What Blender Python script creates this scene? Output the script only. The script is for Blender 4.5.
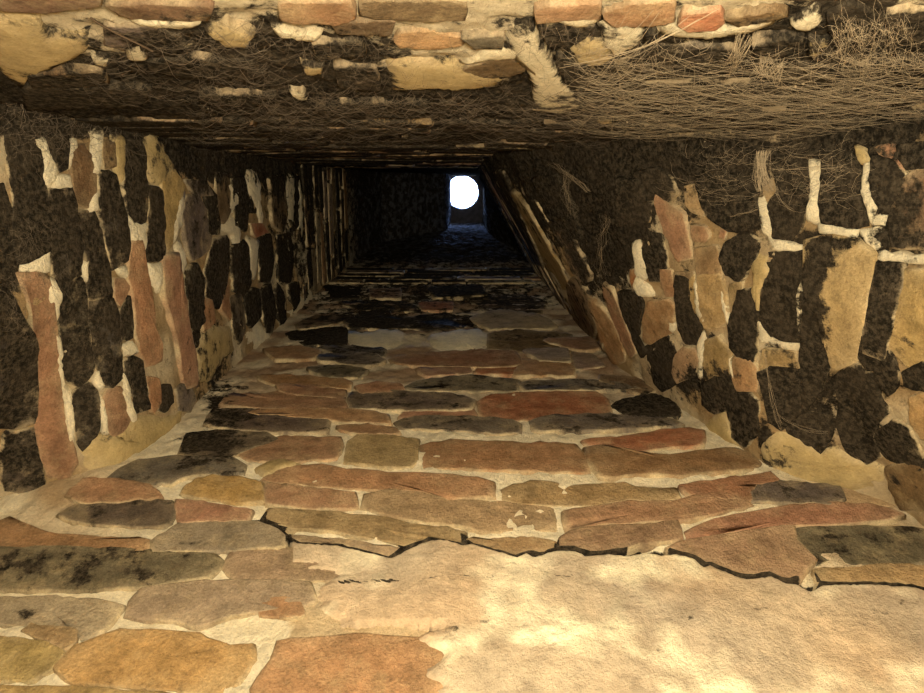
import bpy, math, random
import numpy as np
from mathutils import Vector, Matrix, noise

random.seed(11)
for o in list(bpy.data.objects):
    bpy.data.objects.remove(o, do_unlink=True)
scene = bpy.context.scene
COL = scene.collection

# ------------------------------------------------------------------ camera
FPX, W, H = 720.0, 924.0, 693.0
CX, CY = W / 2, H / 2
VPX, VPY = 472.0, 188.0                    # where the plumb line up the flue vanishes
CAMZ = 1.0
zc = Vector((VPX - CX, CY - VPY, -FPX)).normalized()      # world Z in camera axes
xc = (Vector((1, 0, 0)) - zc * zc.x).normalized()
yc = zc.cross(xc)
R = Matrix((xc, yc, zc))                   # camera axes -> world axes
cam_d = bpy.data.cameras.new('camera')
cam_d.sensor_width = 36.0
cam_d.lens = 36.0 * FPX / W
cam_d.clip_start = 0.01
cam = bpy.data.objects.new('camera', cam_d)
cam.matrix_world = Matrix.Translation((0, 0, CAMZ)) @ R.to_4x4()
COL.objects.link(cam)
scene.camera = cam

# ------------------------------------------------------------------ sky, lamp, exposure
world = bpy.data.worlds.new('sky')
scene.world = world
world.use_nodes = True
bg = world.node_tree.nodes['Background']
bg.inputs['Color'].default_value = (0.30, 0.48, 1.0, 1)
bg.inputs['Strength'].default_value = 1100.0

lamp_d = bpy.data.lights.new('torch_light', 'POINT')
lamp_d.energy = 51.0
lamp_d.color = (1.0, 0.885, 0.655)
lamp_d.shadow_soft_size = 0.03
lamp = bpy.data.objects.new('torch_light', lamp_d)
lamp.location = (0.03, -0.03, CAMZ - 0.04)
COL.objects.link(lamp)

# sampling guide for the sky at the mouth of the chimney (a portal gives off no light itself)
pd = bpy.data.lights.new('sky_portal', 'AREA')
pd.shape = 'DISK'; pd.size = 0.20
pd.cycles.is_portal = True
portal = bpy.data.objects.new('sky_portal', pd)
portal.location = (-.062, .026, CAMZ + 4.70 + .06 + .41)
COL.objects.link(portal)

vs = scene.view_settings
vs.view_transform = 'Standard'
vs.look = 'None'
vs.gamma = 1.0
vs.use_curve_mapping = False
vs.exposure = 0.0

# ------------------------------------------------------------------ flue profile (h = metres above the camera)
HS = np.linspace(-1.0, 4.75, 1151)
def table(pts, smooth=12):
    x, y = zip(*pts)
    t = np.interp(HS, x, y)
    if smooth:
        k = np.hanning(2 * smooth + 3)[1:-1]; k /= k.sum()
        t = np.convolve(np.pad(t, smooth, mode='edge'), k, mode='valid')
    return t
T_YB = table([(-1, .56), (.40, .475), (.60, .42), (.85, .35), (1.2, .325), (2.0, .30), (3.0, .265), (4.0, .222), (4.75, .222)])
T_YF = table([(-1, -.24), (.30, -.15), (.50, -.115), (.80, -.078), (1.2, -.068), (2, -.066), (4.0, -.078), (4.75, -.078)])
T_XL = table([(-1, -.62), (.50, -.53), (.70, -.49), (.88, -.455), (1.0, -.435), (2.0, -.45), (2.9, -.445), (3.4, -.42), (3.95, -.139), (4.75, -.139)])
T_A = table([(-1, .56), (.50, .47), (.70, .405), (.85, .32), (1.05, .19), (1.3, .10), (1.6, .07), (2.4, .062), (3.6, .06), (4.0, .072), (4.75, .072)])
T_B = table([(-1, .0), (.55, .0), (.75, .08), (1.05, .42), (1.5, .60), (3.0, .55), (3.9, .05), (4.75, .0)])
def lk(t, h):
    f = (h + 1.0) / 0.005
    f = 0.0 if f < 0 else (1149.999 if f > 1149.999 else f)
    i = int(f); f -= i
    return t[i] * (1 - f) + t[i + 1] * f
def yb(h): return lk(T_YB, h)
def yf(h, x): return lk(T_YF, h) + 0.05 * max(0.0, x) * max(0.0, min(1.0, (1.6 - h)))
def splay(h, y): return .42 * max(0.0, y - .12) * max(0.0, min(1.0, (.875 - h) / .08))   # jambs splay out low down
def xl(h, y=0.0): return lk(T_XL, h) - splay(h, y)
def xr(h, y): return lk(T_A, h) + lk(T_B, h) * y + splay(h, y)

WALLS = ('back', 'left', 'right', 'front')
def wpos(w, u, h):
    if w == 'back': return Vector((u, yb(h), CAMZ + h))
    if w == 'front': return Vector((u, yf(h, u), CAMZ + h))
    if w == 'left': return Vector((xl(h, u), u, CAMZ + h))
    return Vector((xr(h, u), u, CAMZ + h))
def inside(w, p):                          # > 0 inside the flue
    h = p.z - CAMZ
    if w == 'back': return yb(h) - p.y
    if w == 'front': return p.y - yf(h, p.x)
    if w == 'left': return p.x - xl(h, p.y)
    return xr(h, p.y) - p.x
def uh(w, p):
    return ((p.x if w in ('back', 'front') else p.y), p.z - CAMZ)
def normal(w, u, h):
    e = 0.004
    a = wpos(w, u + e, h) - wpos(w, u - e, h)
    b = wpos(w, u, h + e) - wpos(w, u, h - e)
    n = a.cross(b).normalized()
    if inside(w, wpos(w, u, h) + n * 0.002) < inside(w, wpos(w, u, h)): n = -n
    return n
def hit(w, px, py):
    """a pixel gives a direction; the wall it lies on gives the distance"""
    d = R @ Vector((px - CX, CY - py, -FPX)).normalized()
    o = Vector((0, 0, CAMZ))
    t0, t = 0.02, 0.02
    while t < 6.0:
        t1 = t + 0.03
        if inside(w, o + d * t1) < 0:
            lo, hi = t, t1
            for _ in range(14):
                m = (lo + hi) / 2
                if inside(w, o + d * m) < 0: hi = m
                else: lo = m
            return o + d * lo
        t = t1
    return o + d * 6.0
RT = R.transposed()
def project(p):
    q = RT @ (p - Vector((0, 0, CAMZ)))
    if q.z > -1e-4: return (-9999.0, -9999.0)
    return (CX + FPX * q.x / -q.z, CY - FPX * q.y / -q.z)

# ------------------------------------------------------------------ materials
def make_mat(name, rough, bump_s, bump_d, grain=(0.62, 1.30), och=.5, pit=.65, fine=(.66, 1.30)):
    m = bpy.data.materials.new(name)
    m.use_nodes = True
    nt = m.node_tree; N = nt.nodes; L = nt.links
    bs = N['Principled BSDF']
    bs.inputs['Roughness'].default_value = rough
    bs.inputs['Specular IOR Level'].default_value = 0.0
    at = N.new('ShaderNodeAttribute'); at.attribute_name = 'tint'
    tc = N.new('ShaderNodeNewGeometry')
    def nz(scale, detail=5, rgh=0.6):
        n = N.new('ShaderNodeTexNoise'); n.inputs['Scale'].default_value = scale
        n.inputs['Detail'].default_value = detail; n.inputs['Roughness'].default_value = rgh
        L.new(tc.outputs['Position'], n.inputs['Vector']); return n.outputs['Fac']
    def mr(v, a, b, c, d):
        n = N.new('ShaderNodeMapRange'); L.new(v, n.inputs['Value'])
        for k, x in zip(('From Min', 'From Max', 'To Min', 'To Max'), (a, b, c, d)): n.inputs[k].default_value = x
        return n.outputs['Result']
    def math_(op, a, b):
        n = N.new('ShaderNodeMath'); n.operation = op
        for i, x in enumerate((a, b)):
            if isinstance(x, (int, float)): n.inputs[i].default_value = x
            else: L.new(x, n.inputs[i])
        return n.outputs[0]
    def mix(f, a, b, mode='MIX'):
        n = N.new('ShaderNodeMix'); n.data_type = 'RGBA'; n.blend_type = mode
        if isinstance(f, (int, float)): n.inputs['Factor'].default_value = f
        else: L.new(f, n.inputs['Factor'])
        for s, x in ((n.inputs['A'], a), (n.inputs['B'], b)):
            if isinstance(x, tuple): s.default_value = x
            else: L.new(x, s)
        return n.outputs['Result']
    g1 = mr(nz(38, 6, .65), .3, .7, grain[0], grain[1])
    comb = N.new('ShaderNodeCombineColor')
    for k in ('Red', 'Green', 'Blue'): L.new(g1, comb.inputs[k])
    c = mix(1.0, at.outputs['Color'], comb.outputs[0], 'MULTIPLY')
    # pale lime and ochre dust in blotches
    c = mix(mr(nz(24, 7, .75), .50, .74, 0, och), c, (.50, .385, .21, 1))
    c = mix(mr(nz(95, 5, .75), .54, .76, 0, pit), c, (.15, .10, .058, 1))
    fg = mr(nz(330, 4, .85), .28, .72, fine[0], fine[1])
    comb2 = N.new('ShaderNodeCombineColor')
    for k in ('Red', 'Green', 'Blue'): L.new(fg, comb2.inputs[k])
    c = mix(1.0, c, comb2.outputs[0], 'MULTIPLY')
    # soot, and the shade painted along the cracks
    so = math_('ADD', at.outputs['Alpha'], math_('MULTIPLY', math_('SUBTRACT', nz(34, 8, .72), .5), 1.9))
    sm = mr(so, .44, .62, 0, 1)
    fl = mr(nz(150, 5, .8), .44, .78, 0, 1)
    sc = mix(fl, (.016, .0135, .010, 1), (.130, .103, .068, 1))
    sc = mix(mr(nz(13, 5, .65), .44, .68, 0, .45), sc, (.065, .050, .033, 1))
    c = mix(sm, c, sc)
    L.new(c, bs.inputs['Base Color'])
    bp = N.new('ShaderNodeBump'); bp.inputs['Strength'].default_value = 1.0
    bp.inputs['Distance'].default_value = bump_d
    L.new(math_('ADD', nz(bump_s, 8, .75), math_('MULTIPLY', nz(260, 4, .8), .45)), bp.inputs['Height'])
    L.new(bp.outputs['Normal'], bs.inputs['Normal'])
    return m
M_BRICK = make_mat('old_brick', .95, 60, .006)
M_MORTAR = make_mat('lime_mortar', .97, 75, .009, (.84, 1.16), .15, .30, (.82, 1.18))
M_PLASTER = make_mat('old_plaster', .97, 55, .005, (.74, 1.22), .25, .4, (.82, 1.16))

def simple_mat(name, col, rough=.9):
    m = bpy.data.materials.new(name); m.use_nodes = True
    nt = m.node_tree; b = nt.nodes['Principled BSDF']
    n = nt.nodes.new('ShaderNodeTexNoise'); n.inputs['Scale'].default_value = 30; n.inputs['Detail'].default_value = 6
    r = nt.nodes.new('ShaderNodeValToRGB')
    r.color_ramp.elements[0].position = .3; r.color_ramp.elements[1].position = .7
    r.color_ramp.elements[0].color = tuple(x * .7 for x in col) + (1,)
    r.color_ramp.elements[1].color = tuple(min(1, x * 1.25) for x in col) + (1,)
    nt.links.new(n.outputs['Fac'], r.inputs['Fac']); nt.links.new(r.outputs['Color'], b.inputs['Base Color'])
    b.inputs['Roughness'].default_value = rough
    b.inputs['Specular IOR Level'].default_value = .1
    return m
M_WEB = simple_mat('dusty_web', (.30, .235, .15))
M_WEBD = simple_mat('sooty_web', (.13, .10, .068))
M_TWIG = simple_mat('dry_twig', (.09, .06, .035))
M_CLAY = simple_mat('pot_clay', (.34, .30, .27))
M_SLAB = simple_mat('sooty_slab', (.10, .09, .085))
M_HEARTH = simple_mat('hearth_stone', (.26, .20, .14))

TINT = {'r': (.325, .178, .097), 'R': (.34, .135, .065), 'O': (.42, .25, .115), 'o': (.42, .30, .135),
        't': (.305, .205, .107), 'g': (.31, .235, .155), 'b': (.150, .095, .053), 'd': (.130, .105, .078),
        'k': (.06, .05, .038), 'p': (.40, .30, .135), 'm': (.86, .76, .53)}
SOOT = {'k': .72, 'd': .40, 'b': .27}

# ------------------------------------------------------------------ soot stains: wall, pixel seen, radii, strength
STAINS = [
 # front wall, smoked almost all over
 ('right', 620, 152, 150, 16, .9), ('right', 520, 165, 60, 16, .7), ('left', 110, 130, 130, 9, .5), ('left', 250, 160, 80, 10, .6), ('right', 818, 272, 20, 34, 1.1), ('right', 838, 240, 36, 9, 1.0), ('right', 818, 330, 14, 30, .7), ('right', 880, 300, 12, 50, .55), ('right', 905, 345, 20, 16, .5), ('right', 690, 215, 10, 12, .5), ('right', 712, 338, 16, 10, .6), ('right', 640, 215, 16, 20, .5), ('right', 660, 300, 10, 10, .25), ('right', 900, 262, 24, 8, .4), ('front', 860, 122, 110, 14, .6), ('right', 905, 200, 30, 40, .4), ('right', 905, 250, 24, 16, .35), ('back', 660, 655, 30, 5, .2), ('back', 690, 622, 6, 5, .3), ('back', 727, 625, 7, 6, .22), ('back', 810, 640, 22, 10, .16), ('back', 600, 600, 40, 8, .10), ('back', 540, 655, 50, 8, .12), ('back', 905, 605, 24, 10, .14), ('back', 625, 575, 14, 6, .1), ('back', 860, 660, 40, 12, .15), ('back', 330, 583, 40, 8, .14), ('front', 200, 110, 330, 42, .75), ('front', 520, 135, 420, 40, .75), ('front', 760, 75, 200, 50, .55), ('front', 60, 95, 130, 30, .5),
 ('front', 260, 55, 110, 25, .3), ('front', 850, 30, 70, 40, .6), ('front', 610, 30, 26, 16, .5), ('front', 170, 30, 60, 30, .35),
 ('front', 560, 100, 90, 20, .35), ('front', 330, 40, 90, 20, .25),
 # left wall
 ('left', 60, 108, 120, 26, .9), ('left', 200, 150, 60, 24, .8), ('left', 10, 270, 16, 60, .5), ('left', 300, 230, 50, 70, .35),
 ('left', 207, 355, 26, 46, .75), ('left', 262, 170, 90, 20, .6), ('left', 20, 240, 30, 60, .35),
 # right wall
 ('right', 615, 215, 34, 60, .9), ('right', 700, 165, 60, 26, .85), ('right', 650, 180, 60, 30, .3), ('right', 560, 200, 50, 50, .8), ('right', 690, 380, 30, 20, .5),
 ('right', 750, 215, 18, 40, .7), ('right', 790, 350, 30, 60, .35), ('right', 830, 400, 60, 50, .5), ('right', 880, 190, 40, 40, .35),
 ('right', 710, 375, 25, 18, .5), ('right', 600, 285, 30, 40, .35), ('right', 660, 350, 22, 40, .45), ('right', 690, 300, 10, 30, .4),
 ('right', 715, 300, 14, 14, .25), ('right', 730, 380, 18, 18, .35), ('right', 850, 150, 90, 14, .45), ('right', 850, 122, 130, 18, .85), ('right', 778, 458, 14, 9, 1.0), ('right', 765, 438, 8, 14, 1.0), ('right', 805, 448, 16, 5, 1.0), ('right', 862, 474, 7, 3, 1.2), ('right', 840, 470, 40, 10, .3), ('right', 905, 480, 8, 6, .6), ('right', 800, 300, 20, 60, .25), ('right', 905, 300, 30, 90, .12), ('right', 690, 250, 14, 30, .3), ('right', 820, 420, 20, 14, .35), ('right', 735, 330, 15, 30, .2),
 # back wall
 ('back', 430, 290, 190, 42, .45), ('back', 220, 395, 34, 36, .6), ('back', 200, 445, 40, 18, .45),
 ('back', 20, 616, 24, 6, .6), ('back', 58, 619, 26, 6, .55), ('back', 75, 630, 14, 4, .3), ('back', 180, 548, 30, 5, .45), ('back', 640, 405, 40, 14, .5),
 ('back', 760, 610, 14, 8, .22), ('back', 705, 640, 16, 10, .25), ('back', 870, 625, 60, 16, .12), ('back', 480, 628, 18, 5, .3), ('back', 748, 668, 8, 5, .25),
 ('back', 820, 560, 6, 10, .5), ('back', 836, 557, 6, 4, .5), ('back', 365, 330, 80, 26, .2), ('back', 384, 461, 4, 4, .3), ('back', 455, 645, 8, 14, .22),
 ('back', 60, 570, 130, 22, .12), ('back', 330, 620, 30, 16, .06),
]
def stain(w, px, py):
    s = 0.0
    for (sw, x, y, rx, ry, a) in STAINS:
        if sw == w:
            q = ((px - x) / rx) ** 2 + ((py - y) / ry) ** 2
            if q < 5: s += a * math.exp(-q)
    return s

def new_obj(name, verts, faces, mat, tint=None, parent=None, smooth=True, flat_from=None):
    me = bpy.data.meshes.new(name)
    me.from_pydata([tuple(v) for v in verts], [], faces)
    if tint is not None:
        a = me.attributes.new('tint', 'FLOAT_COLOR', 'POINT')
        a.data.foreach_set('color', np.asarray(tint, dtype=np.float32).ravel())
    me.materials.append(mat)
    if smooth: me.polygons.foreach_set('use_smooth', [True] * len(me.polygons))
    me.update()
    o = bpy.data.objects.new(name, me)
    COL.objects.link(o)
    if parent: o.parent = parent
    return o
def fr(p, s, o=4):
    return noise.fractal(Vector(p) * s, 1.0, 2.0, o)

# ------------------------------------------------------------------ crack in the back wall (pixels along it)
CRACK = [(262, 526), (286, 536), (296, 545), (338, 547), (353, 551), (376, 556), (391, 560), (403, 554), (418, 546), (433, 541), (447, 542), (462, 546), (472, 545), (494, 552),
         (517, 559), (527, 554), (533, 558), (552, 553), (572, 552), (587, 557), (609, 556), (629, 557), (644, 554), (662, 557), (677, 556), (693, 560),
         (703, 569), (709, 567), (725, 574), (745, 581), (759, 580), (770, 578), (785, 585), (793, 585), (810, 594), (822, 587), (848, 586), (883, 587), (913, 589), (935, 596), (990, 606)]
CRX, CRY = zip(*CRACK)
def crack_y(px): return float(np.interp(px, CRX, CRY)) + 1.3 * noise.noise(Vector((px * .35, 0, 0)))

# ------------------------------------------------------------------ the walls (mortar bed, relief, stains)
def wall(w, hs, du):
    verts, tint = [], []
    rows = []
    for h in hs:
        if w == 'back': a, b = xl(h, yb(h)) - .05, xr(h, yb(h)) + .05
        elif w == 'front': a, b = xl(h) - .05, xr(h, yf(h, .2)) + .05
        else:
            X = xl(h) if w == 'left' else xr(h, 0)
            a, b = yf(h, X) - .05, yb(h) + .05
        rows.append((a, b))
    n = int(max(b - a for a, b in rows) / du) + 1
    for (a, b), h in zip(rows, hs):
        for i in range(n + 1):
            u = a + (b - a) * i / n
            p = wpos(w, u, h)
            nn = normal(w, u, h) if i % 6 == 0 else nn
            px, py = project(p)
            st = stain(w, px, py) if px > -900 else .1
            d = .0030 * fr(p, 14, 3) + .0034 * fr(p, 55, 3)
            if h > 1.5:                      # courses too far to pick apart: relief only
                d += .004 * math.sin(h / .062 * 2 * math.pi) * min(1, (h - 1.5) * 3)
            base = Vector(TINT['m'])
            soot = .02 + st
            if w == 'front':
                base = base.lerp(Vector((.30, .21, .11)), .62); soot += .35
            if w in ('left', 'right'):
                soot += .12
                base = base * .86
                base = base.lerp(Vector((.36, .25, .125)), max(.3, min(1, .85 + .9 * noise.noise(p * 12))))
            if w == 'back':
                if 0 < px < W:
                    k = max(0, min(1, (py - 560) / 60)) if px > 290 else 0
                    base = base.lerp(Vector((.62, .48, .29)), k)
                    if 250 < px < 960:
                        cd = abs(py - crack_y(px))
                        if cd < 9: d -= .014 * min(1, 2 - cd / 4.5); soot += 1.5 * min(1, 2 - cd / 4.5)  # crack bed recessed, and its shade painted in through the soot value
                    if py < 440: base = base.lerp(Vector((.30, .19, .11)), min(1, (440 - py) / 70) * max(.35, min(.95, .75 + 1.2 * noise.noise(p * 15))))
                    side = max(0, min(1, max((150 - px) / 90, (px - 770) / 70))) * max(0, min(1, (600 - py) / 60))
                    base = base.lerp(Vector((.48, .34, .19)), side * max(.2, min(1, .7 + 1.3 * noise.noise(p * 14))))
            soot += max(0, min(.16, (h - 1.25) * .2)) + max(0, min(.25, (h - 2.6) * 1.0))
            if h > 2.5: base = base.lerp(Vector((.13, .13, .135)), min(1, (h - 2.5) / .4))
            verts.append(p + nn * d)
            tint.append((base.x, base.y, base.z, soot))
    faces = []
    m = n + 1
    for j in range(len(hs) - 1):
        for i in range(n):
            q = (j * m + i, j * m + i + 1, (j + 1) * m + i + 1, (j + 1) * m + i)
            faces.append(q)
    o = new_obj('wall_' + w, verts, faces, M_MORTAR, tint)
    # make the faces look into the flue
    me = o.data
    pol = me.polygons[len(me.polygons) // 2]
    u, h = uh(w, pol.center)
    if pol.normal.dot(normal(w, u, h)) < 0: me.flip_normals()
    so = o.modifiers.new('thickness', 'SOLIDIFY'); so.thickness = .10; so.offset = -1
    o['kind'] = 'structure'
    return o
def hrange(d0, d1):
    return sorted(set(np.round(np.concatenate([np.linspace(-1, d0, 26), np.arange(d0, d1, .006), np.arange(d1, 2.4, .014), np.linspace(2.4, 4.75, 110)]), 5)))
WALL = {'back': wall('back', hrange(.42, 1.6), .0065), 'left': wall('left', hrange(.55, 1.7), .0065),
        'right': wall('right', hrange(.52, 1.6), .0065), 'front': wall('front', hrange(.35, 1.2), .0065)}
for w, lab in (('back', 'red brick back wall of the flue with pale lime mortar and a long crack'),
               ('left', 'soot-stained brick wall on the left of the flue'),
               ('right', 'blackened brick wall leaning inward on the right of the flue'),
               ('front', 'smoke-browned front wall at the top, hung with cobwebs')):
    WALL[w]['label'] = lab; WALL[w]['category'] = 'wall'

# ------------------------------------------------------------------ pieces set in the walls
def resample(poly, step):
    out = []
    n = len(poly)
    for i in range(n):
        a, b = Vector(poly[i]), Vector(poly[(i + 1) % n])
        k = max(1, int(round((b - a).length / step)))
        for j in range(k): out.append(a.lerp(b, j / k))
    return out
COUNT = {}
def piece(w, pts, kind, seed, height=None):
    """pts: outline on the wall; a worn block with rounded arrises, let into the bed"""
    name, mat = ('brick', M_BRICK)
    if kind == 'm': name, mat = 'mortar_lump', M_MORTAR
    if kind == 'p': name, mat = 'plaster_patch', M_PLASTER
    ht = height if height else {'m': .006, 'p': .006}.get(kind, .0032 + .0035 * random.random())
    n = len(pts)
    c = sum(pts, Vector()) / n
    UH = [uh(w, p) for p in pts]
    nn = [normal(w, *q) for q in UH]
    nc = normal(w, *uh(w, c))
    size = sum((p - c).length for p in pts) / n
    rings = [(1.035, -.012), (1.012, ht - .0022), (.985, ht - .0002), (.93, ht), (.5, ht)]
    if kind in 'mp': rings = [(1.10, -.012), (1.04, -.003), (.90, ht * .5), (.68, ht * .9), (.36, ht)]
    base = Vector(TINT[kind])
    if kind in 'mp':
        base = base * random.uniform(.9, 1.05)
        if w == 'front': base = base.lerp(Vector((.42, .32, .17)), .45)
    else:
        base = base * random.uniform(.82, 1.16)
        base = Vector((base.x, base.y * random.uniform(.93, 1.08), base.z * random.uniform(.85, 1.12)))
    soot0 = SOOT.get(kind, .04)
    verts, tint = [], []
    tilt = Vector((random.uniform(-1, 1), random.uniform(-1, 1), random.uniform(-1, 1))) * .02
    MT = Vector((.56, .45, .27)) if w != 'front' else Vector((.30, .23, .14))
    def add(p, d, nv, e=0.0):
        p = wpos(w, *uh(w, p))                # keep the face on the curving wall
        q = p + nv * (d + (.0011 * fr(p, 50, 3) if d > 0 else 0) + (p - c).dot(tilt))
        px, py = project(p)
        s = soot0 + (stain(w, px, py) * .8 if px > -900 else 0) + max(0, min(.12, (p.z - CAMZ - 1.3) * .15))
        if kind in 'mp':
            s *= .5
            if w == 'front': s += .12 + .9 * e
            elif w != 'back': s += .13 + .35 * e
        if w == 'back' and e > .3 and 255 < px < 940 and abs(py - crack_y(px)) < 5: s += 1.6; e = 0  # brick sides facing the crack darkened: painted shade
        e *= max(0, min(1.3, .75 + 1.3 * noise.noise(p * 40)))
        cc = base.lerp(MT, min(1, e))
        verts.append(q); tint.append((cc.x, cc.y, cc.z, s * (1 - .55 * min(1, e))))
    smear = (.95, .8, .5, .2, .03) if kind not in 'mp' else ((.8, .7, .45, .08, 0) if w == 'front' else (.8, .7, .4, .1, 0))
    for (s, d), e in zip(rings, smear):
        for p, nv in zip(pts, nn):
            add(c + (p - c) * s, d, nv, e)
    add(c, ht, nc)
    faces = []
    for k in range(len(rings) - 1):
        for i in range(n):
            j = (i + 1) % n
            faces.append((k * n + i, k * n + j, (k + 1) * n + j, (k + 1) * n + i))
    k = len(rings) - 1
    for i in range(n): faces.append((k * n + i, k * n + (i + 1) % n, len(verts) - 1))
    # outward orientation
    a, b, d3 = verts[faces[-1][0]], verts[faces[-1][1]], verts[faces[-1][2]]
    if (b - a).cross(d3 - a).dot(nc) < 0: faces = [f[::-1] for f in faces]
    COUNT[w, name] = COUNT.get((w, name), 0) + 1
    return new_obj(name, verts, faces, mat, tint, WALL[w])
def traced(w, kind, poly, seed):
    per = sum((Vector(poly[i]) - Vector(poly[i - 1])).length for i in range(len(poly)))
    rs = resample(poly, max(3.0, per / 40))
    out = []
    n = len(rs)
    area = sum(rs[i - 1].x * rs[i].y - rs[i].x * rs[i - 1].y for i in range(n)) / 2
    grow = {'back': 2.7, 'left': 2.3, 'right': 2.1, 'front': 1.6}[w] * min(1.0, math.sqrt(abs(area)) / 28) * (1 if area > 0 else -1)
    cen = sum(rs, Vector((0, 0))) / n
    off = []
    for i in range(n):
        t = rs[(i + 1) % n] - rs[i - 1]
        t = t.normalized() if t.length > 1e-6 else Vector((1, 0))
        off.append(rs[i] + Vector((t.y, -t.x)) * grow)
    if w == 'back' and 262 < cen.x < 940 and cen.y > 500:
        for q in off:
            if cen.y < crack_y(cen.x) and 262 < q.x: q.y = min(q.y, crack_y(q.x) - (.1 + .5 * math.sin(math.pi * max(0, min(1, (q.x - 300) / 510)))))
    rs = off
    for i, p in enumerate(rs):
        a = (1.3 if per > 120 else .8) * (2.6 if kind in 'mp' else 1)
        jx = a * noise.noise(Vector((p.x * .11, p.y * .11, seed))) + (.9 * a if kind not in 'mp' else .8) * noise.noise(Vector((p.x * .33, p.y * .33, seed + 9)))
        jy = a * noise.noise(Vector((p.x * .11, p.y * .11, seed + 50))) + (.9 * a if kind not in 'mp' else .8) * noise.noise(Vector((p.x * .33, p.y * .33, seed + 70)))
        out.append(hit(w, p.x + jx, p.y + jy))
    return piece(w, out, kind, seed)

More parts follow.
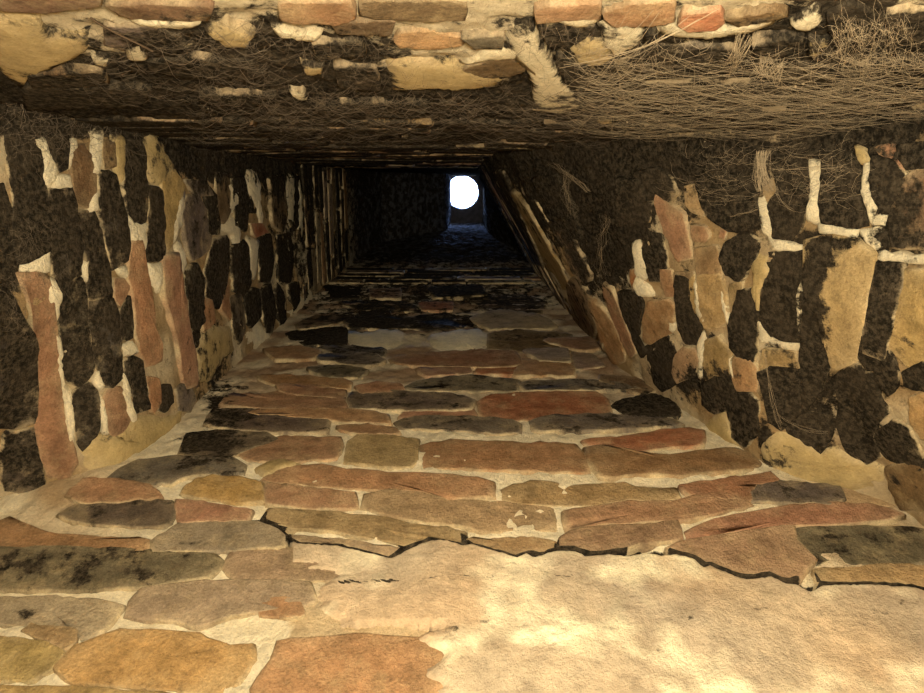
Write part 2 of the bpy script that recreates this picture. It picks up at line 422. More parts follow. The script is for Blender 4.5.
# outlines read off the photograph, one piece a line; "@x0 y0 scale" sets the crop they were read in
DATA = {'back': '''
@0 520 4
r -40,30 40,5 90,30 200,70 380,88 600,95 600,128 380,122 0,125 -40,125
d -60,132 300,130 600,137 860,152 900,180 840,225 700,250 600,265 380,283 0,283 -60,283
g 610,100 720,32 924,26 1040,22 1120,57 1150,75 1140,110 900,128 620,130
g 930,142 1150,127 1400,137 1500,180 1450,235 1180,243 940,238 900,200
g 570,290 780,262 1000,257 1240,264 1260,330 1200,350 1080,360 924,385 800,430 700,405 510,395 530,340
g -40,327 200,322 400,337 490,352 440,430 370,470 330,480 310,450 140,430 -40,415
o -40,480 180,503 260,545 220,590 130,640 -40,650
o 130,440 310,457 300,500 270,525 190,490 100,455
O 220,600 300,525 480,455 700,460 800,470 924,515 1010,505 1020,560 960,640 920,700 800,688 300,648
o -40,692 300,690 700,712 880,740 880,860 -40,860
O 1114,500 1224,492 1424,474 1724,484 1784,560 1794,640 1784,760 1080,800 1014,690 1094,570
O 1034,342 1194,322 1214,390 1164,395 1044,385
@0 0 1
t 264,521 270,513 320,516 370,519 412,528 448,531 464,535 465,542 445,539 433,537 418,542 404,545 388,541 352,535 320,530 290,528
g 290,539 315,541 351,544 384,549 401,551 391,557 376,553 353,548 338,544 292,544
t 468,540 490,543 520,541 545,544 555,546 554,550 540,552 528,551 516,556 494,549 472,542
t 559,549 561,540 580,533 610,531 650,530 676,526 681,540 665,543 640,545 610,552 588,553 572,548
t 668,549 684,545 700,543 760,534 792,531 793,545 813,562 800,578 790,582 770,575 745,577 725,570 705,563 693,556 677,552
d 793,532 833,530 880,531 913,532 935,536 935,560 900,566 868,565 833,560 818,563 800,544
o 815,574 850,573 880,569 924,570 945,572 940,592 913,585 868,583 818,583
r 178,506 200,506 235,512 252,514 247,521 225,522 180,523
d 60,517 80,508 125,505 172,505 177,515 165,526 140,527 100,525 75,522
r 68,498 85,483 120,485 150,490 162,499 125,503 82,504
t 363,510 366,498 380,495 411,494 440,501 500,506 540,508 553,511 554,529 530,529 500,531 480,530 450,524 415,520 385,515
O 182,495 195,486 212,481 243,483 261,488 263,502 240,504 210,499
r 266,488 290,491 330,495 355,497 356,509 330,509 300,509 268,504
r 564,516 590,512 630,507 672,507 695,501 745,504 750,507 712,516 690,521 660,522 620,525 590,526 568,531
r 686,533 713,523 753,516 790,510 835,508 878,511 901,518 890,522 845,525 790,526 735,531 700,538 690,540
r 263,480 280,470 320,468 345,473 411,478 440,480 480,483 491,487 492,498 450,499 411,491 360,489 310,486
t 503,491 530,484 580,489 625,487 645,492 675,493 679,500 660,501 630,499 600,505 570,505 520,502 504,500
r 681,490 710,486 740,482 770,478 778,482 755,487 748,497 752,502 720,500 694,498
d 749,488 790,486 838,492 843,502 828,506 790,504 753,503
d 110,479 140,464 185,460 231,461 245,468 243,473 200,475 185,478 170,484 140,484
r 238,456 255,450 280,440 340,441 342,447 335,459 280,463 250,460
d 188,438 217,434 265,436 277,441 250,449 230,457 180,456
t 346,464 350,446 360,438 385,440 417,443 415,463 400,467 370,465
r 421,447 450,443 505,445 575,448 584,460 587,473 530,471 480,469 427,466
r 585,452 605,451 635,457 670,460 710,453 735,452 750,457 759,465 752,469 720,471 680,475 645,474 615,478 601,477 591,466
R 582,443 622,441 655,436 690,432 702,436 702,446 660,449 640,452 610,449
d 205,425 213,413 245,412 262,417 305,418 328,424 327,433 280,433 240,430
d 396,424 420,420 470,421 505,424 520,428 520,433 500,434 470,431 430,429 400,428
r 338,431 365,429 392,432 400,435 375,436 350,436
d 531,424 555,420 610,420 660,424 682,427 650,429 590,431 550,431 533,430
r 222,404 232,398 255,399 285,395 344,401 346,409 305,410 265,409 247,407
r 250,414 305,414 347,414 388,420 390,425 340,423 328,420
d 347,404 353,397 385,396 420,397 465,400 474,404 470,410 440,411 380,410 352,410
r 410,412 440,413 474,412 477,419 430,419 400,418
R 480,403 490,398 530,396 595,397 605,403 610,414 590,418 530,419 483,419
k 612,408 630,402 655,398 670,405 680,415 660,416 630,415
d 405,391 420,385 470,380 518,384 517,391 475,391 420,391
d 521,386 580,384 625,386 640,390 600,391 525,391
r 258,378 310,380 350,385 348,390 315,388 275,385
r 278,389 320,390 346,394 344,399 300,397 280,393
r 356,390 380,386 400,388 404,391 398,394 360,395
d 317,360 340,356 375,357 385,363 367,367 345,365
r 390,362 430,357 475,354 515,356 520,366 480,368 440,367 415,366
d 308,370 350,369 366,373 360,379 325,378
R 478,370 510,367 525,370 510,376 475,374
r 417,371 470,371 472,375 425,377
r 522,364 560,366 573,370 573,376 515,377
m 430,340 438,335 475,331 488,337 486,348 437,350
m 347,333 360,336 385,333 404,334 398,346 375,350 350,348
b 490,338 520,334 570,338 572,351 525,350 490,348
g 525,353 567,352 570,363 540,362
g 573,354 592,356 604,367 576,370
k 287,334 320,330 345,330 345,346 305,345
r 265,352 300,350 320,354 312,360 275,360
d 318,350 350,349 385,352 384,357 345,355
d 345,322 400,322 440,318 478,316 475,325 430,328 390,328 350,327
g 472,320 500,314 540,320 555,327 490,328
r 370,291 400,291 400,299 371,298
R 420,305 452,305 452,311 422,311
b 340,305 375,303 410,306 417,310 370,310
k 360,314 390,313 389,321 362,321
b 320,316 355,315 340,323 300,330 297,326
k 325,288 360,290 358,298 335,299
b 470,300 520,298 545,303 540,312 490,311
b 430,290 480,287 485,296 435,298
r 545,342 590,340 600,350 580,352
b 600,380 640,382 655,392 645,396 600,383
p 255,470 275,462 300,466 280,470 265,477
''',
'left': '''
@0 0 1
k 7,129 24,133 35,140 40,157 41,183 44,197 46,215 46,250 30,262 18,262 11,240 13,197 6,157
k -14,190 1,185 7,205 9,262 4,280 -14,285
k -14,300 3,290 19,318 29,332 33,350 34,395 32,420 14,425 -12,425
k 3,432 31,429 37,455 43,480 41,490 32,492 5,487 0,470
r 20,275 31,272 44,277 49,302 52,325 56,365 60,400 64,425 73,448 76,462 68,476 48,476 39,452 35,420 37,405 34,345 29,310
k 47,190 69,188 73,205 74,220 78,245 78,262 76,274 57,284 53,275 50,250 47,215
k 58,291 65,281 78,279 82,287 85,325 90,350 91,372 81,384 68,382 62,360 59,320
k 72,393 87,383 96,393 98,428 83,448 78,441 74,410
k 44,128 61,128 64,145 62,168 57,171 53,157 46,150
b 67,149 81,146 90,157 92,178 91,197 85,207 75,203 73,183
k 77,212 92,212 99,235 105,262 108,296 87,298 86,286 87,278 83,245
k 87,300 110,299 116,315 118,355 119,378 111,386 103,386 95,362 89,325
k 96,176 104,171 112,176 117,197 122,215 125,245 125,259 111,268 106,253 100,215
b 99,140 110,143 112,166 101,169
k 124,142 136,140 142,157 141,173 145,197 144,220 138,224 129,215 123,187
k 148,187 158,191 160,217 160,257 152,261 144,257 147,234
o 161,176 171,171 180,185 175,206 169,230 166,250 162,235
r 162,258 173,254 177,280 184,322 191,352 194,385 184,388 175,335 163,296
r 129,243 137,241 141,267 146,288 151,330 158,345 157,360 145,365 138,350 134,330 131,293 126,278
r 112,279 121,279 126,286 118,306 113,297
k 119,309 127,297 130,320 130,337 124,340 120,339
k 122,362 130,357 138,362 144,396 146,408 135,412 129,391
r 102,400 108,390 118,388 127,407 127,427 111,435 105,417
r 144,377 155,379 157,402 151,412 146,391
k 158,387 168,385 170,402 162,412 157,410
d 175,390 186,381 191,400 187,411 177,409
k 183,272 194,265 199,279 199,322 194,329 188,326 186,300
d 184,197 194,195 210,221 206,250 191,259 186,243 182,225
k 206,262 213,241 225,237 227,255 225,275 221,296 217,306 211,306 205,296
r 202,298 208,300 212,322 202,331 199,315
r 222,281 226,279 228,303 229,320 221,310
d 229,298 238,295 242,311 242,331 238,343 234,333
k 244,296 251,289 256,290 258,316 250,326 245,322
k 260,292 268,284 273,311 268,332 265,332 262,316
k 275,284 281,292 284,305 285,321 280,326 276,311
k 230,250 242,241 246,250 248,285 243,294 233,290
b 216,174 227,174 227,212 222,222 216,220
k 204,185 213,195 216,223 216,234 208,234
k 250,193 257,195 254,213 249,213
R 249,224 260,224 266,232 254,237 251,234
b 270,178 281,176 284,212 280,231 272,225
k 259,238 268,235 271,260 268,281 260,281
k 277,236 289,235 292,260 289,281 279,281
d 184,180 203,182 210,195 195,195
k 231,180 240,178 246,200 243,230 234,225
d 288,178 297,178 300,215 294,228 288,220
k 287,285 296,282 298,300 292,310
p 83,452 100,434 112,440 130,418 168,418 183,408 178,448 165,458 140,461 115,473 95,479 80,474
@0 100 5.775
m 195,210 240,220 260,300 310,370 320,430 300,500 250,515 240,330
m 300,440 390,430 410,505 280,515
m 375,230 430,225 440,260 400,300 385,400 365,380
m 520,190 580,150 570,380 550,450 530,440
m 500,600 550,520 560,640 500,650
p 640,190 700,210 710,330 700,480 660,400 650,300
@0 210 5.775
m 120,320 280,230 280,360 130,360
m 262,380 300,390 335,470 318,660 290,560
m 460,350 490,280 490,420
m 720,20 740,90 840,70 840,250 810,260 790,170 740,190
m 650,340 720,320 735,400 700,390
@0 320 4.62
m 250,20 270,100 280,240 300,330 265,250
m 280,280 320,330 350,560 320,580 300,430
m 420,270 450,230 475,310 460,330 440,310
m 450,340 470,350 500,530 470,530
m 555,230 590,330 620,500 590,480 570,330
@120 130 4.62
m 270,290 290,280 275,400 240,520 230,480
m 245,530 265,500 300,620 270,690
m 500,260 570,240 590,330 540,390 500,380
m 460,460 500,400 550,430 545,550 510,480
m 590,490 630,510 620,690 595,660
m 580,180 610,180 640,280 660,450 640,400 590,250
m 760,200 795,200 790,450 770,430
m 820,210 835,400 840,500 825,480
p 80,60 160,20 190,80 240,170 200,250 150,240 110,150
@120 240 4.62
m 570,430 640,370 700,450 830,480 840,500 650,530 600,490
m 780,330 870,230 924,300 800,390
p 380,420 500,400 520,500 450,560 400,660 340,640 360,520
@0 0 1
m 145,262 160,264 161,285 158,293 150,278
m 121,344 131,340 138,352 129,355 122,356
''',
'right': '''
@740 130 5.02
m 360,140 425,140 420,300 405,460 350,460 370,300
m 400,470 480,475 560,500 620,500 600,540 480,520 400,510
m 600,505 720,485 730,500 680,530 730,590 690,600 640,560
m 640,150 680,170 660,300 700,390 670,470 645,400 620,300
m 680,430 745,410 735,480 670,475
m 700,610 990,630 990,660 860,665 690,650
m 95,330 130,310 165,470 175,550 130,520
m 150,540 330,575 330,600 170,600
p 580,70 640,100 660,160 620,170 595,120
@740 230 5.02
m 320,240 340,300 320,400 300,520 300,400
p 80,100 135,115 150,200 110,300 90,430 75,300
m 90,440 130,520 200,560 310,570 310,600 180,580 110,560
@620 270 5.775
m 440,40 460,40 470,230 510,330 490,335 455,240
m 595,20 615,120 635,250 640,330 620,240 600,120
m 640,460 660,560 675,640 650,600
m 470,350 495,340 490,480 495,690 470,690 478,500
m 300,290 340,310 320,360 300,340
@740 130 5.02
k 435,130 530,110 600,170 608,330 645,475 600,485 425,458 418,370 432,240
k 180,180 300,130 350,160 358,380 310,460 270,550 180,535 155,470 140,400 200,300
k 692,130 770,160 840,220 820,300 770,400 735,415 690,330 672,250
b 770,440 830,260 900,200 990,190 990,590 790,585
r 690,92 780,62 800,120 835,205 790,200
k 810,80 990,60 990,180 860,195 815,130
k 700,535 750,505 760,585 725,580
@740 230 5.02
k 130,115 328,105 330,240 306,400 300,555 180,548 112,480 115,330 150,200
o 345,60 480,28 600,55 690,135 658,330 620,520 600,640 480,700 440,560 420,440 350,325 342,200
k 320,390 350,345 430,365 445,450 438,560 430,693 335,693 318,500
d 665,205 705,165 825,175 826,250 786,400 765,500 738,640 645,600 645,490 672,380
o 850,205 900,205 990,195 990,690 850,680 755,580 795,440 825,270
k 640,510 740,570 790,690 660,690 612,625
@700 340 4.125
k 250,130 300,105 408,112 418,290 340,358 292,330 272,220
t 272,34 398,44 412,104 300,98 258,110
k 424,0 520,0 538,100 500,200 434,290 424,100
k 562,150 650,102 728,150 738,230 786,290 738,330 720,400 756,470 690,498 612,450 572,350 582,250
k 732,82 800,82 828,130 818,190 790,218 742,150
k 704,400 800,334 868,362 924,470 940,530 840,508 782,480
O 874,240 924,217 975,217 975,420 924,398 887,340
k 844,130 924,92 975,92 975,208 900,198 852,180
k 122,240 190,212 238,250 238,380 190,436 152,400
k 22,180 100,132 148,190 130,268 70,298 22,260
p 20,360 60,315 108,302 165,436 75,436 62,390
k 352,342 430,302 518,302 548,380 500,455 440,418 372,378
p 262,440 320,375 400,405 500,472 560,444 620,482 755,522 755,600 640,616 590,614 540,606 322,596 302,540
b 780,525 850,505 990,545 990,690 840,690 800,600
@620 270 5.775
r 178,184 288,174 312,200 306,350 240,378 182,416 150,400 154,270
k 162,442 268,374 306,440 316,560 326,640 260,688 212,640 182,530
t 332,500 380,444 438,464 462,520 438,600 352,636 328,580
k 338,30 396,50 406,150 436,250 466,300 468,418 392,418 352,340 338,200
o 412,60 438,22 448,180 452,245 418,150
o 474,30 588,22 616,160 626,270 596,316 504,326 474,240 468,130
t 512,412 580,384 636,460 640,600 560,590 502,630
k 702,122 780,104 796,250 796,360 778,526 712,516 654,440 644,300
t 642,82 716,64 708,150 680,245 648,200
r 672,502 760,522 796,562 796,690 694,690 664,600
k 10,122 126,132 136,200 118,326 62,296 22,200
m 102,22 176,100 204,146 124,156 84,90
R 72,-10 108,-5 112,76 92,106 74,60
r 244,-10 300,0 320,148 284,146 252,80
@620 160 5.775
r 218,204 300,254 366,304 396,430 426,556 352,576 314,500 274,390 234,300
r 424,374 500,384 526,430 508,466 442,456
r 592,394 628,404 608,456 582,448
t 448,514 560,496 586,560 596,690 472,690 454,600
o 384,154 448,144 478,260 486,316 432,298 392,250
b 132,62 220,52 298,112 326,200 290,238 202,178 152,120
b 62,352 178,352 198,244 132,244
k 622,482 720,424 806,462 796,560 702,690 622,640 594,560
k 444,104 600,62 776,152 826,350 740,416 642,398 532,328 492,260
k 164,404 228,424 268,560 258,690 184,690 144,520
k 0,104 118,132 146,230 60,336 0,376
t 314,652 436,644 442,690 322,690
m 80,470 110,460 135,520 160,640 150,690 110,690 100,600
@540 270 4.62
b 132,62 180,24 228,122 266,260 248,326 202,298 162,180
r 242,134 290,174 348,252 376,340 396,416 352,426 304,330 272,230
b 262,324 298,334 306,420 346,476 302,466 268,390
r 302,64 338,84 398,242 446,380 430,396 382,300 342,200
g 472,404 508,424 538,500 576,570 560,596 502,530
k 382,104 446,104 466,200 456,330 496,368 480,396 432,320 382,220
b 60,30 120,60 150,180 190,290 150,280 100,160
@480 150 4.62
t 154,184 200,234 298,400 376,540 414,636 372,636 302,520 222,340
b 224,224 258,234 328,350 310,376 282,340
b 334,334 400,324 458,460 516,570 500,616 452,560 402,450
d 54,104 108,104 148,200 218,350 296,530 262,516 152,320
k 260,130 360,120 420,250 470,400 440,400 350,300
''',
'front': '''
@0 0 4
p -40,60 60,40 150,60 200,130 350,120 370,160 290,230 200,260 100,300 80,350 30,310 -40,240
m 510,170 560,160 590,215 540,225 505,215
m 360,200 440,210 430,245 370,240
b 110,280 260,270 400,270 430,320 300,325 130,320
k 100,340 350,340 600,340 560,400 300,410 100,420
d 420,90 600,90 720,130 700,200 600,180 420,160
k 590,230 800,225 924,240 924,300 700,280 600,260
m 500,60 700,60 820,65 800,80 600,85
b 420,0 850,0 830,50 520,50
b 0,-60 380,-70 400,-10 180,20 0,10
@200 0 4
p 20,110 100,80 220,130 200,170 100,160
r 320,-6 440,-14 600,-14 620,40 540,66 380,58 322,45
b 640,-10 924,-10 1060,0 1060,60 900,55 700,50 644,30
m 275,90 400,110 500,115 480,140 390,135 300,115
O 780,150 800,117 924,114 1040,130 1050,155 924,170 800,165
p 735,250 760,235 900,230 1050,240 1160,270 1230,290 1220,325 1050,345 924,340 760,350 735,310
m 350,350 410,350 440,385 410,400
p 400,240 500,250 490,280 420,275
b 520,64 780,62 760,108 560,108
d 450,150 640,150 660,190 470,200
d 540,250 700,250 720,330 560,320
k 0,230 200,240 260,290 150,310 0,290
d 0,360 300,370 280,400 0,390
d 450,410 700,400 900,400 900,450 500,450
@400 0 4
m 430,110 520,70 590,190 620,260 680,340 770,420 640,470 530,440 530,320 505,260 510,180 420,165
d 250,120 418,112 408,158 300,163
b 255,252 380,220 506,206 498,258 420,278 284,278
m 240,240 330,195 450,170 520,180 500,200 380,212
r 545,0 800,-20 800,35 600,42 548,48
m 600,45 700,40 800,30 805,60 720,85 640,65
k 552,64 640,72 720,92 776,84 740,130 660,176 602,166
p 672,172 760,132 856,152 848,218 780,266 722,238
k 624,204 680,232 748,300 682,326 642,270
p 780,450 850,450 860,490 790,480
@560 0 4
m 150,80 240,60 330,100 330,160 230,210 170,160
r 172,28 300,-10 458,-10 458,58 330,76 202,66
R 478,60 500,22 640,12 658,50 620,82 520,78
m 400,80 480,80 620,95 700,90 840,50 860,75 740,110 600,125 440,125 400,110
k 342,100 380,97 398,128 352,138
d 230,250 350,180 540,170 700,190 700,270 500,290 250,300
d 250,332 500,312 800,322 924,332 900,380 500,388 242,380
k 252,420 400,412 428,468 282,458
d 442,422 700,432 900,432 900,498 502,488
@693 0 4
b 130,38 330,10 378,30 300,46 180,66
m 390,80 440,40 510,10 525,50 470,100 400,90
p 465,140 555,130 550,160 480,215 455,200
d 242,152 438,122 438,188 252,188
k 542,42 640,2 718,42 748,148 640,188 552,110
k 782,22 980,12 980,148 802,178
d 272,232 450,242 598,262 560,318 302,298
k 600,260 780,230 980,220 980,290 760,310 640,300
'''}
seed = 0
for w in WALLS:
    x0 = y0 = 0.0; sc = 1.0
    for line in DATA[w].strip().splitlines():
        t = line.split()
        if t[0][0] == '@':
            x0, y0, sc = float(t[0][1:]), float(t[1]), float(t[2]); continue
        poly = [(x0 + float(a) / sc, y0 + float(b) / sc) for a, b in (s.split(',') for s in t[1:])]
        seed += 1
        traced(w, t[0], poly, seed * 1.37)

# ------------------------------------------------------------------ courses beyond the frame and further up the flue
def laid(w, h0, h1):
    row = 0
    h = h0
    while h < h1:
        ch = .050 + .008 * random.random()
        hm = h + ch / 2
        if w == 'back': a, b = xl(hm, yb(hm)), xr(hm, yb(hm))
        elif w == 'front': a, b = xl(hm), xr(hm, yf(hm, .2))
        else:
            X = xl(hm) if w == 'left' else xr(hm, .1)
            a, b = yf(hm, X), yb(hm)
        u = a - random.uniform(.0, .12)
        while u < b:
            ln = random.choice((.21, .2, .22, .105))
            u0, u1 = max(u, a + .006), min(u + ln, b - .006)
            u += ln + .012
            if u1 - u0 < .03: continue
            ok = True
            for fu in (0, .5, 1):
                for fh in (0, 1):
                    px, py = project(wpos(w, u0 + (u1 - u0) * fu, h + ch * fh))
                    if -6 < px < W + 6 and -6 < py < H + 6:
                        if w == 'back' and py > 287: ok = False
                        if w == 'left' and px < 300: ok = False
                        if w == 'front' and py < 114: ok = False
                        if w == 'right' and h < 1.75: ok = False
                    elif w == 'back' and -120 < px < W + 120 and py > 560: ok = ok and not (px > 230 and py < 760)
            if not ok: continue
            nu = max(2, int((u1 - u0) / .022))
            pts = []
            edge = [(u0 + (u1 - u0) * i / nu, h) for i in range(nu)] + [(u1, h), (u1, h + ch * .5)] + \
                   [(u1 - (u1 - u0) * i / nu, h + ch) for i in range(nu)] + [(u0, h + ch), (u0, h + ch * .5)]
            for (eu, eh) in edge:
                j = .0025
                pts.append(wpos(w, eu + j * random.uniform(-1, 1), eh + j * random.uniform(-1, 1)))
            kind = random.choice('rrtbdkO' if h < .9 else 'kdbbrgt')
            piece(w, pts, kind, random.random() * 99)
        h += ch + .012
        row += 1
laid('back', .18, 2.5)
laid('left', .22, 2.6)
laid('right', .20, 2.5)
laid('front', .05, 2.4)

# ------------------------------------------------------------------ render coat below the crack
def coat():
    nx, ny = 240, 120
    verts, tint = [], []
    for j in range(-1, ny + 1):
        for i in range(nx + 1):
            px = 282 + (1015 - 282) * i / nx
            top = crack_y(px) + .3 + .5 * math.sin(math.pi * max(0, min(1, (px - 300) / 510))) + .5 * noise.noise(Vector((px * .5, 7, 0)))
            v = max(0, j) / ny
            y = top + (870 - top) * v ** 1.25
            p = hit('back', px, y)
            u, h = uh('back', p)
            n = normal('back', u, h)
            lim = (296 if y < 572 else (318 if y < 628 else 425)) + 26 * noise.noise(Vector((y * .06, 3, 0))) + 9 * noise.noise(Vector((y * .25, 9, px * .05)))
            edge = max(0, min(1, (px - lim) / 40 + .5))
            if y < 565: edge = max(edge, min(1, (px - 282) / 12))
            d = (.0030 + .0045 * min(1, max(0, (y - top) / 45)) + .003 * min(1, max(0, (y - top) / 45)) * fr(p, 10, 3) + .0012 * fr(p, 50, 3)) * edge - .012 * (1 - edge)
            fade = min(1, max(0, (858 + 14 * noise.noise(Vector((px * .03, 5, 0))) - y) / 30)) * min(1, max(0, (1012 + 14 * noise.noise(Vector((y * .03, 8, 0))) - px) / 24))
            d = d * fade - .016 * (1 - fade)
            if j == -1: d = -.02
            # hairline ridges and pitted lumps
            lump = math.exp(-((y - 640 + .10 * (px - 560)) / 9) ** 2) * math.exp(-((px - 545) / 75) ** 2)
            d += .006 * lump * max(0, fr(p, 90, 2))
            verts.append(p + n * d)
            k = .5 + .5 * noise.noise(p * 11)
            c = Vector((.60, .485, .33)).lerp(Vector((.43, .36, .265)), k)
            c = c.lerp(Vector((.66, .42, .21)), max(0, min(1, 1.6 * noise.noise(p * 7 + Vector((3, 1, 2))))) * .45)
            c = c.lerp(Vector((.86, .77, .54)), max(0, min(1, lump * 1.3 + .12 + 2.4 * noise.noise(p * 12 + Vector((8, 4, 1))) + 1.2 * noise.noise(p * 37) - .35)))
            hair = float(np.interp(px, (290, 360, 400, 460, 500, 525, 535, 560, 600, 622, 640, 990), (588, 586, 586, 581, 580, 574, 573, 579, 581, 592, 612, 700))) + 1.5 * noise.noise(Vector((px * .2, 4, 0)))
            hair_shade = .5 * max(0, 1 - abs(y - hair) / 2.0) if 340 < px < 632 else 0  # hairline crack: shade painted as a dark line, no groove cut
            tint.append((c.x, c.y, c.z, .07 + 1.75 * stain('back', px, y) + hair_shade))
    m = nx + 1
    faces = [(j * m + i, j * m + i + 1, (j + 1) * m + i + 1, (j + 1) * m + i) for j in range(ny + 1) for i in range(nx)]
    o = new_obj('render_coat', verts, faces, M_PLASTER, tint, WALL['back'])
    me = o.data; pol = me.polygons[len(me.polygons) // 2]
    if pol.normal.dot(normal('back', *uh('back', pol.center))) < 0: me.flip_normals()
    o['label'] = 'pale render coat below the long crack'
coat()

# ------------------------------------------------------------------ top of the flue
def ring_mesh(name, prof, cx, cy, mat, seg=48, closed=True):
    verts, faces = [], []
    for (r, z) in prof:
        for i in range(seg):
            a = 2 * math.pi * i / seg
            verts.append((cx + r * math.cos(a), cy + r * math.sin(a), z))
    n = len(prof)
    for k in range(n if closed else n - 1):
        for i in range(seg):
            j = (i + 1) % seg; k2 = (k + 1) % n
            faces.append((k * seg + i, k * seg + j, k2 * seg + j, k2 * seg + i))
    return verts, faces
ZT = CAMZ + 4.70
HX, HY = -.062, .026
# capping slab with a round hole
seg = 48
v, f = [], []
for z in (ZT, ZT + .06):
    for i in range(seg):
        a = 2 * math.pi * i / seg
        v.append((HX + .104 * math.cos(a), HY + .104 * math.sin(a), z))
    for i in range(seg):
        a = 2 * math.pi * i / seg
        c, s = math.cos(a), math.sin(a); q = .38 / max(abs(c), abs(s))
        v.append((HX + q * c, HY + q * s, z))
for i in range(seg):
    j = (i + 1) % seg
    f += [(i, seg + i, seg + j, j), (2 * seg + i, 2 * seg + j, 3 * seg + j, 3 * seg + i), (i, j, 2 * seg + j, 2 * seg + i), (seg + i, 3 * seg + i, 3 * seg + j, seg + j)]
o = new_obj('ceiling', v, f, M_SLAB, smooth=False)
o['kind'] = 'structure'; o['label'] = 'dark capping slab with a round hole at the top of the flue'; o['category'] = 'ceiling'
pot = bpy.data.objects.new('chimney_pot', None); COL.objects.link(pot)
pot.location = (HX, HY, ZT + .06)
pot['label'] = 'round chimney pot open to the bright sky at the far end'; pot['category'] = 'chimney pot'
v, f = ring_mesh('pot_body', [(.104, 0), (.101, .10), (.093, .34), (.115, .34), (.125, .10), (.13, 0)], 0, 0, M_CLAY)
new_obj('pot_body', v, f, M_CLAY, parent=pot)
v, f = ring_mesh('rim', [(.092, .34), (.092, .40), (.118, .40), (.122, .37), (.118, .34)], 0, 0, M_CLAY)
new_obj('rim', v, f, M_CLAY, parent=pot)

# hearth below the camera
v = [(-.9, -.6, 0), (.9, -.6, 0), (.9, .9, 0), (-.9, .9, 0), (-.9, -.6, -.08), (.9, -.6, -.08), (.9, .9, -.08), (-.9, .9, -.08)]
f = [(0, 1, 2, 3), (7, 6, 5, 4), (0, 4, 5, 1), (1, 5, 6, 2), (2, 6, 7, 3), (3, 7, 4, 0)]
o = new_obj('floor', v, f, M_HEARTH, smooth=False)
o['kind'] = 'structure'; o['label'] = 'stone hearth floor below the flue'; o['category'] = 'floor'

# ------------------------------------------------------------------ cobwebs
def tube(verts, faces, pts, r):
    b0 = len(verts)
    for i, p in enumerate(pts):
        d = (pts[min(i + 1, len(pts) - 1)] - pts[max(i - 1, 0)])
        if d.length < 1e-7: d = Vector((1, 0, 0))
        d.normalize()
        a = d.orthogonal().normalized(); b = d.cross(a)
        for k in range(3):
            t = 2 * math.pi * k / 3
            verts.append(p + (a * math.cos(t) + b * math.sin(t)) * r)
    for i in range(len(pts) - 1):
        for k in range(3):
            k2 = (k + 1) % 3
            faces.append((b0 + i * 3 + k, b0 + i * 3 + k2, b0 + (i + 1) * 3 + k2, b0 + (i + 1) * 3 + k))
class Web:
    def __init__(self): self.v, self.f = [], []
    def strand(self, w, a, b, lift=(.004, .012), sag=3.0, r=.00022, n=7, wob=1.5):
        r *= .78
        s = random.random() * 100
        pts = []
        l0, l1 = random.uniform(*lift), random.uniform(*lift)
        for i in range(n + 1):
            t = i / n
            x = a[0] + (b[0] - a[0]) * t + wob * noise.noise(Vector((t * 4, s, 0)))
            y = a[1] + (b[1] - a[1]) * t + sag * 4 * t * (1 - t) + wob * noise.noise(Vector((t * 4, s, 5)))
            p = hit(w, x, y)
            u, h = uh(w, p)
            pts.append(p + normal(w, u, h) * (l0 + (l1 - l0) * t + .006 * math.sin(math.pi * t)))
        tube(self.v, self.f, pts, r)
    def speck(self, w, px, py, r):
        p = hit(w, px, py); p = p + normal(w, *uh(w, p)) * .012
        b = len(self.v)
        for d in ((1, 0, 0), (-1, 0, 0), (0, 1, 0), (0, -1, 0), (0, 0, 1), (0, 0, -1)): self.v.append(p + Vector(d) * r)
        self.f += [(b + i, b + j, b + k) for i in (0, 1) for j in (2, 3) for k in (4, 5)]
    def done(self, label, mat):
        o = new_obj('cobweb', self.v, self.f, mat, smooth=False)
        o['label'] = label; o['category'] = 'cobweb'; o['group'] = 'cobwebs in the flue'
        return o
rnd = random.uniform
# veil of near-level threads, right half of the front wall
wb = Web()
for i in range(620):
    x = rnd(560, 930); y = rnd(72, 128) if random.random() < .75 else rnd(40, 80)
    ln = rnd(20, 150); sl = rnd(-.10, .14)
    wb.strand('front', (x, y), (x + ln, y + ln * sl), r=rnd(.00006, .00018), sag=rnd(-1, 3))
for i in range(260):
    x = rnd(570, 920); y = rnd(25, 125); a = rnd(0, 6.28); ln = rnd(8, 30)
    wb.strand('front', (x, y), (x + ln * math.cos(a), y + ln * math.sin(a)), r=rnd(.00005, .00013), n=5, sag=1, wob=3)
for (x, y) in ((697, 96), (706, 131), (628, 110), (660, 108), (679, 139), (797, 71), (805, 68), (640, 126)):
    wb.speck('front', x, min(y, 134), .0011)
wb.done('wide dusty cobweb veil across the right of the front wall', M_WEB)
# bright fan of threads
wb = Web()
for i in range(30):
    x = rnd(738, 757); y = rnd(18, 30)
    wb.strand('front', (x, y), (725 + rnd(-6, 10), 62 + rnd(-20, 4)), r=rnd(.00008, .0002), sag=1, n=5)
for i in range(34):
    a = rnd(0, 6.28); ln = rnd(6, 16)
    wb.strand('front', (765 + rnd(-4, 20), 52 + rnd(-6, 6)), (770 + ln * 1.6 * math.cos(a), 55 + ln * math.sin(a)), r=rnd(.0001, .00022), sag=1, n=5)
wb.done('small fan-shaped cobweb hanging from the pale mortar ledge', M_WEB)
# star-shaped web in the top right corner
wb = Web()
for i in range(170):
    cx, cy = 876 + rnd(-40, 36), 24 + rnd(-22, 26)
    a = rnd(0, 6.28); ln = rnd(10, 44)
    wb.strand('front', (cx, cy), (cx + ln * math.cos(a), cy + ln * .8 * math.sin(a)), r=rnd(.00004, .00013), sag=rnd(-2, 4), wob=9)
wb.done('tangled grey cobweb in the top right corner of the front wall', M_WEB)
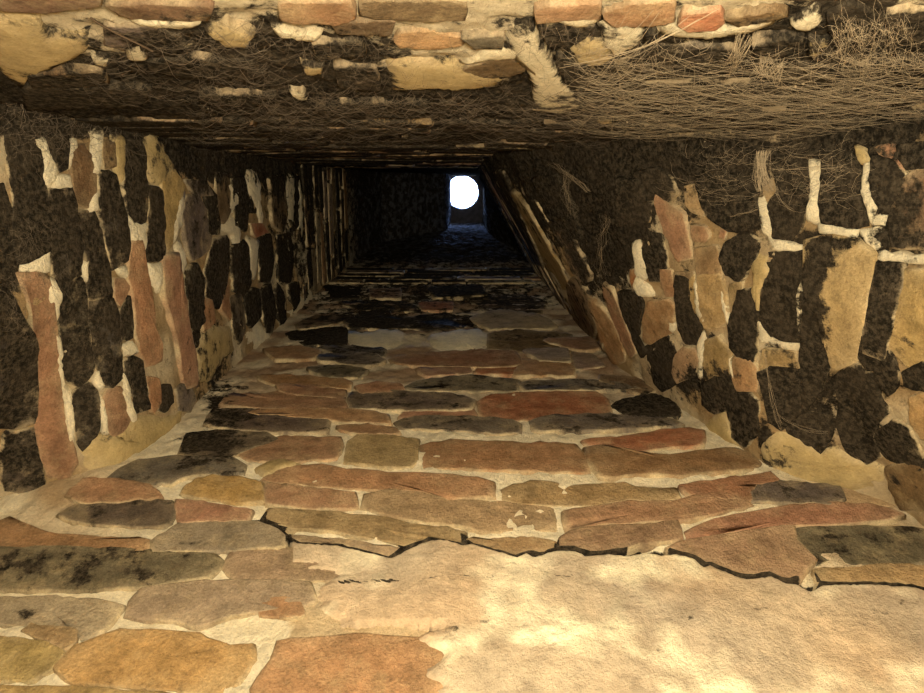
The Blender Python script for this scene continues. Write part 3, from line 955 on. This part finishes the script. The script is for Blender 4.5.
# shaggy web over the middle
wb = Web()
for i in range(650):
    x = rnd(180, 600); y = rnd(84, 140)
    ln = rnd(8, 50); sl = rnd(-.25, .25)
    wb.strand('front', (x, y), (x + ln, y + ln * sl), r=rnd(.00006, .00022), n=5, sag=rnd(-1, 1.5), wob=2.5)
for i in range(260):
    x = rnd(200, 600); y = rnd(10, 100); a = rnd(0, 6.28); ln = rnd(10, 36)
    wb.strand('front', (x, y), (x + ln * math.cos(a), y + .6 * ln * math.sin(a)), r=rnd(.00005, .00014), n=5, sag=1, wob=3)
for i in range(14): wb.speck('front', rnd(200, 520), rnd(95, 125), rnd(.0006, .0012))
wb.done('shaggy brown cobweb matted over the middle of the front wall', M_WEBD)
# threads strung between the mortar lumps
wb = Web()
for i in range(110):
    x = rnd(560, 625); y = rnd(35, 118); a = rnd(-.9, .5); ln = rnd(25, 70)
    wb.strand('front', (x, y), (x + ln * math.cos(a), y + ln * math.sin(a)), r=rnd(.00006, .00016), sag=rnd(0, 4), wob=2)
for a, b in (((560, 60), (720, -5)), ((565, 52), (700, 2)), ((600, 45), (690, 5)), ((620, 35), (660, -5)), ((590, 40), (655, -8))):
    wb.strand('front', a, b, r=.00025, sag=1, n=9, wob=1)
wb.done('tangled threads strung beside the pale mortar lump', M_WEB)
# left corner
wb = Web()
for i in range(260):
    x = rnd(-5, 140); y = rnd(92, 150); a = rnd(0, 6.28); ln = rnd(8, 40)
    wb.strand('left', (x, y), (x + ln * math.cos(a), y + ln * math.sin(a)), r=rnd(.00008, .0003), n=6, sag=2, wob=4)
wb.done('fine curly cobweb in the upper corner of the left wall', M_WEBD)
wb = Web()
for i in range(90):
    x = rnd(0, 50); y = rnd(225, 330); a = rnd(0, 6.28); ln = rnd(8, 26)
    wb.strand('left', (x, y), (x + ln * math.cos(a), y + ln * math.sin(a)), r=rnd(.00008, .0002), n=6, sag=2, wob=4)
wb.done('small round patch of cobweb at the left edge above the tall red brick', M_WEBD)
wb = Web()
for i in range(200):
    x = rnd(60, 260); y = rnd(5, 92); a = rnd(-.4, .5); ln = rnd(10, 60)
    wb.strand('front', (x, y), (x + ln * math.cos(a), y + ln * math.sin(a)), r=rnd(.00005, .00016), sag=rnd(-1, 2), wob=3)
for a, b in (((125, 22), (146, 60)), ((160, 40), (180, 72)), ((165, 46), (198, 42)), ((240, 60), (265, 75))):
    wb.strand('front', a, b, r=.0003, sag=0, n=5)
wb.done('thin sooty cobweb over the left of the front wall', M_WEBD)
# right wall
wb = Web()
for i in range(200):
    x = rnd(690, 860); y = rnd(142, 200); a = rnd(0, 6.28); ln = rnd(10, 50)
    wb.strand('right', (x, y), (x + ln * math.cos(a), y + .5 * ln * math.sin(a)), r=rnd(.00006, .0002), n=6, sag=2, wob=3)
for i in range(60):
    x = 768 + rnd(-6, 6); wb.strand('right', (x, 150), (772 + rnd(-10, 10), 190), r=rnd(.0001, .0003), n=6, sag=0, wob=2)
for a, b in (((775, 168), (850, 165)), ((780, 185), (800, 210)), ((735, 215), (768, 205))):
    for k in range(3): wb.strand('right', a, (b[0] + rnd(-2, 2), b[1] + rnd(-2, 2)), r=.00016, sag=1, n=6, wob=2)
wb.done('loose threads of cobweb over the top of the blackened right wall', M_WEB)
wb = Web()
for a, b in (((768, 350), (784, 420)), ((772, 380), (784, 428)), ((781, 412), (830, 430))):
    for k in range(3): wb.strand('right', a, (b[0] + rnd(-2, 2), b[1] + rnd(-2, 2)), r=.00016, sag=1, n=6, wob=2)
wb.done('thin pale web threads low on the black bricks of the right wall', M_WEB)
wb = Web()
for k in range(10):
    wb.strand('right', (555 + rnd(-2, 2), 161), (592 + rnd(-3, 3), 190), r=.00018, sag=-6, n=8, wob=4)
    wb.strand('right', (572 + rnd(-3, 3), 170), (577 + rnd(-3, 3), 212), r=.00016, sag=0, n=8, wob=8)
    wb.strand('right', (612 + rnd(-3, 3), 215), (606 + rnd(-3, 3), 275), r=.00012, sag=0, n=8, wob=9)
wb.done('pale drooping cobweb strand high on the right wall', M_WEB)

# the thin dark twig in the top left
tv, tf = [], []
pts = []
for i in range(9):
    t = i / 8
    p = hit('front', 90 + 62 * t, -3 + 37 * t + 1.2 * math.sin(5 * t))
    pts.append(p + normal('front', *uh('front', p)) * .013)
tube(tv, tf, pts, .0009)
o = new_obj('twig', tv, tf, M_TWIG)
o['label'] = 'thin dark twig caught slanting across the upper left cobwebs'; o['category'] = 'twig'
print('PIECES', COUNT)
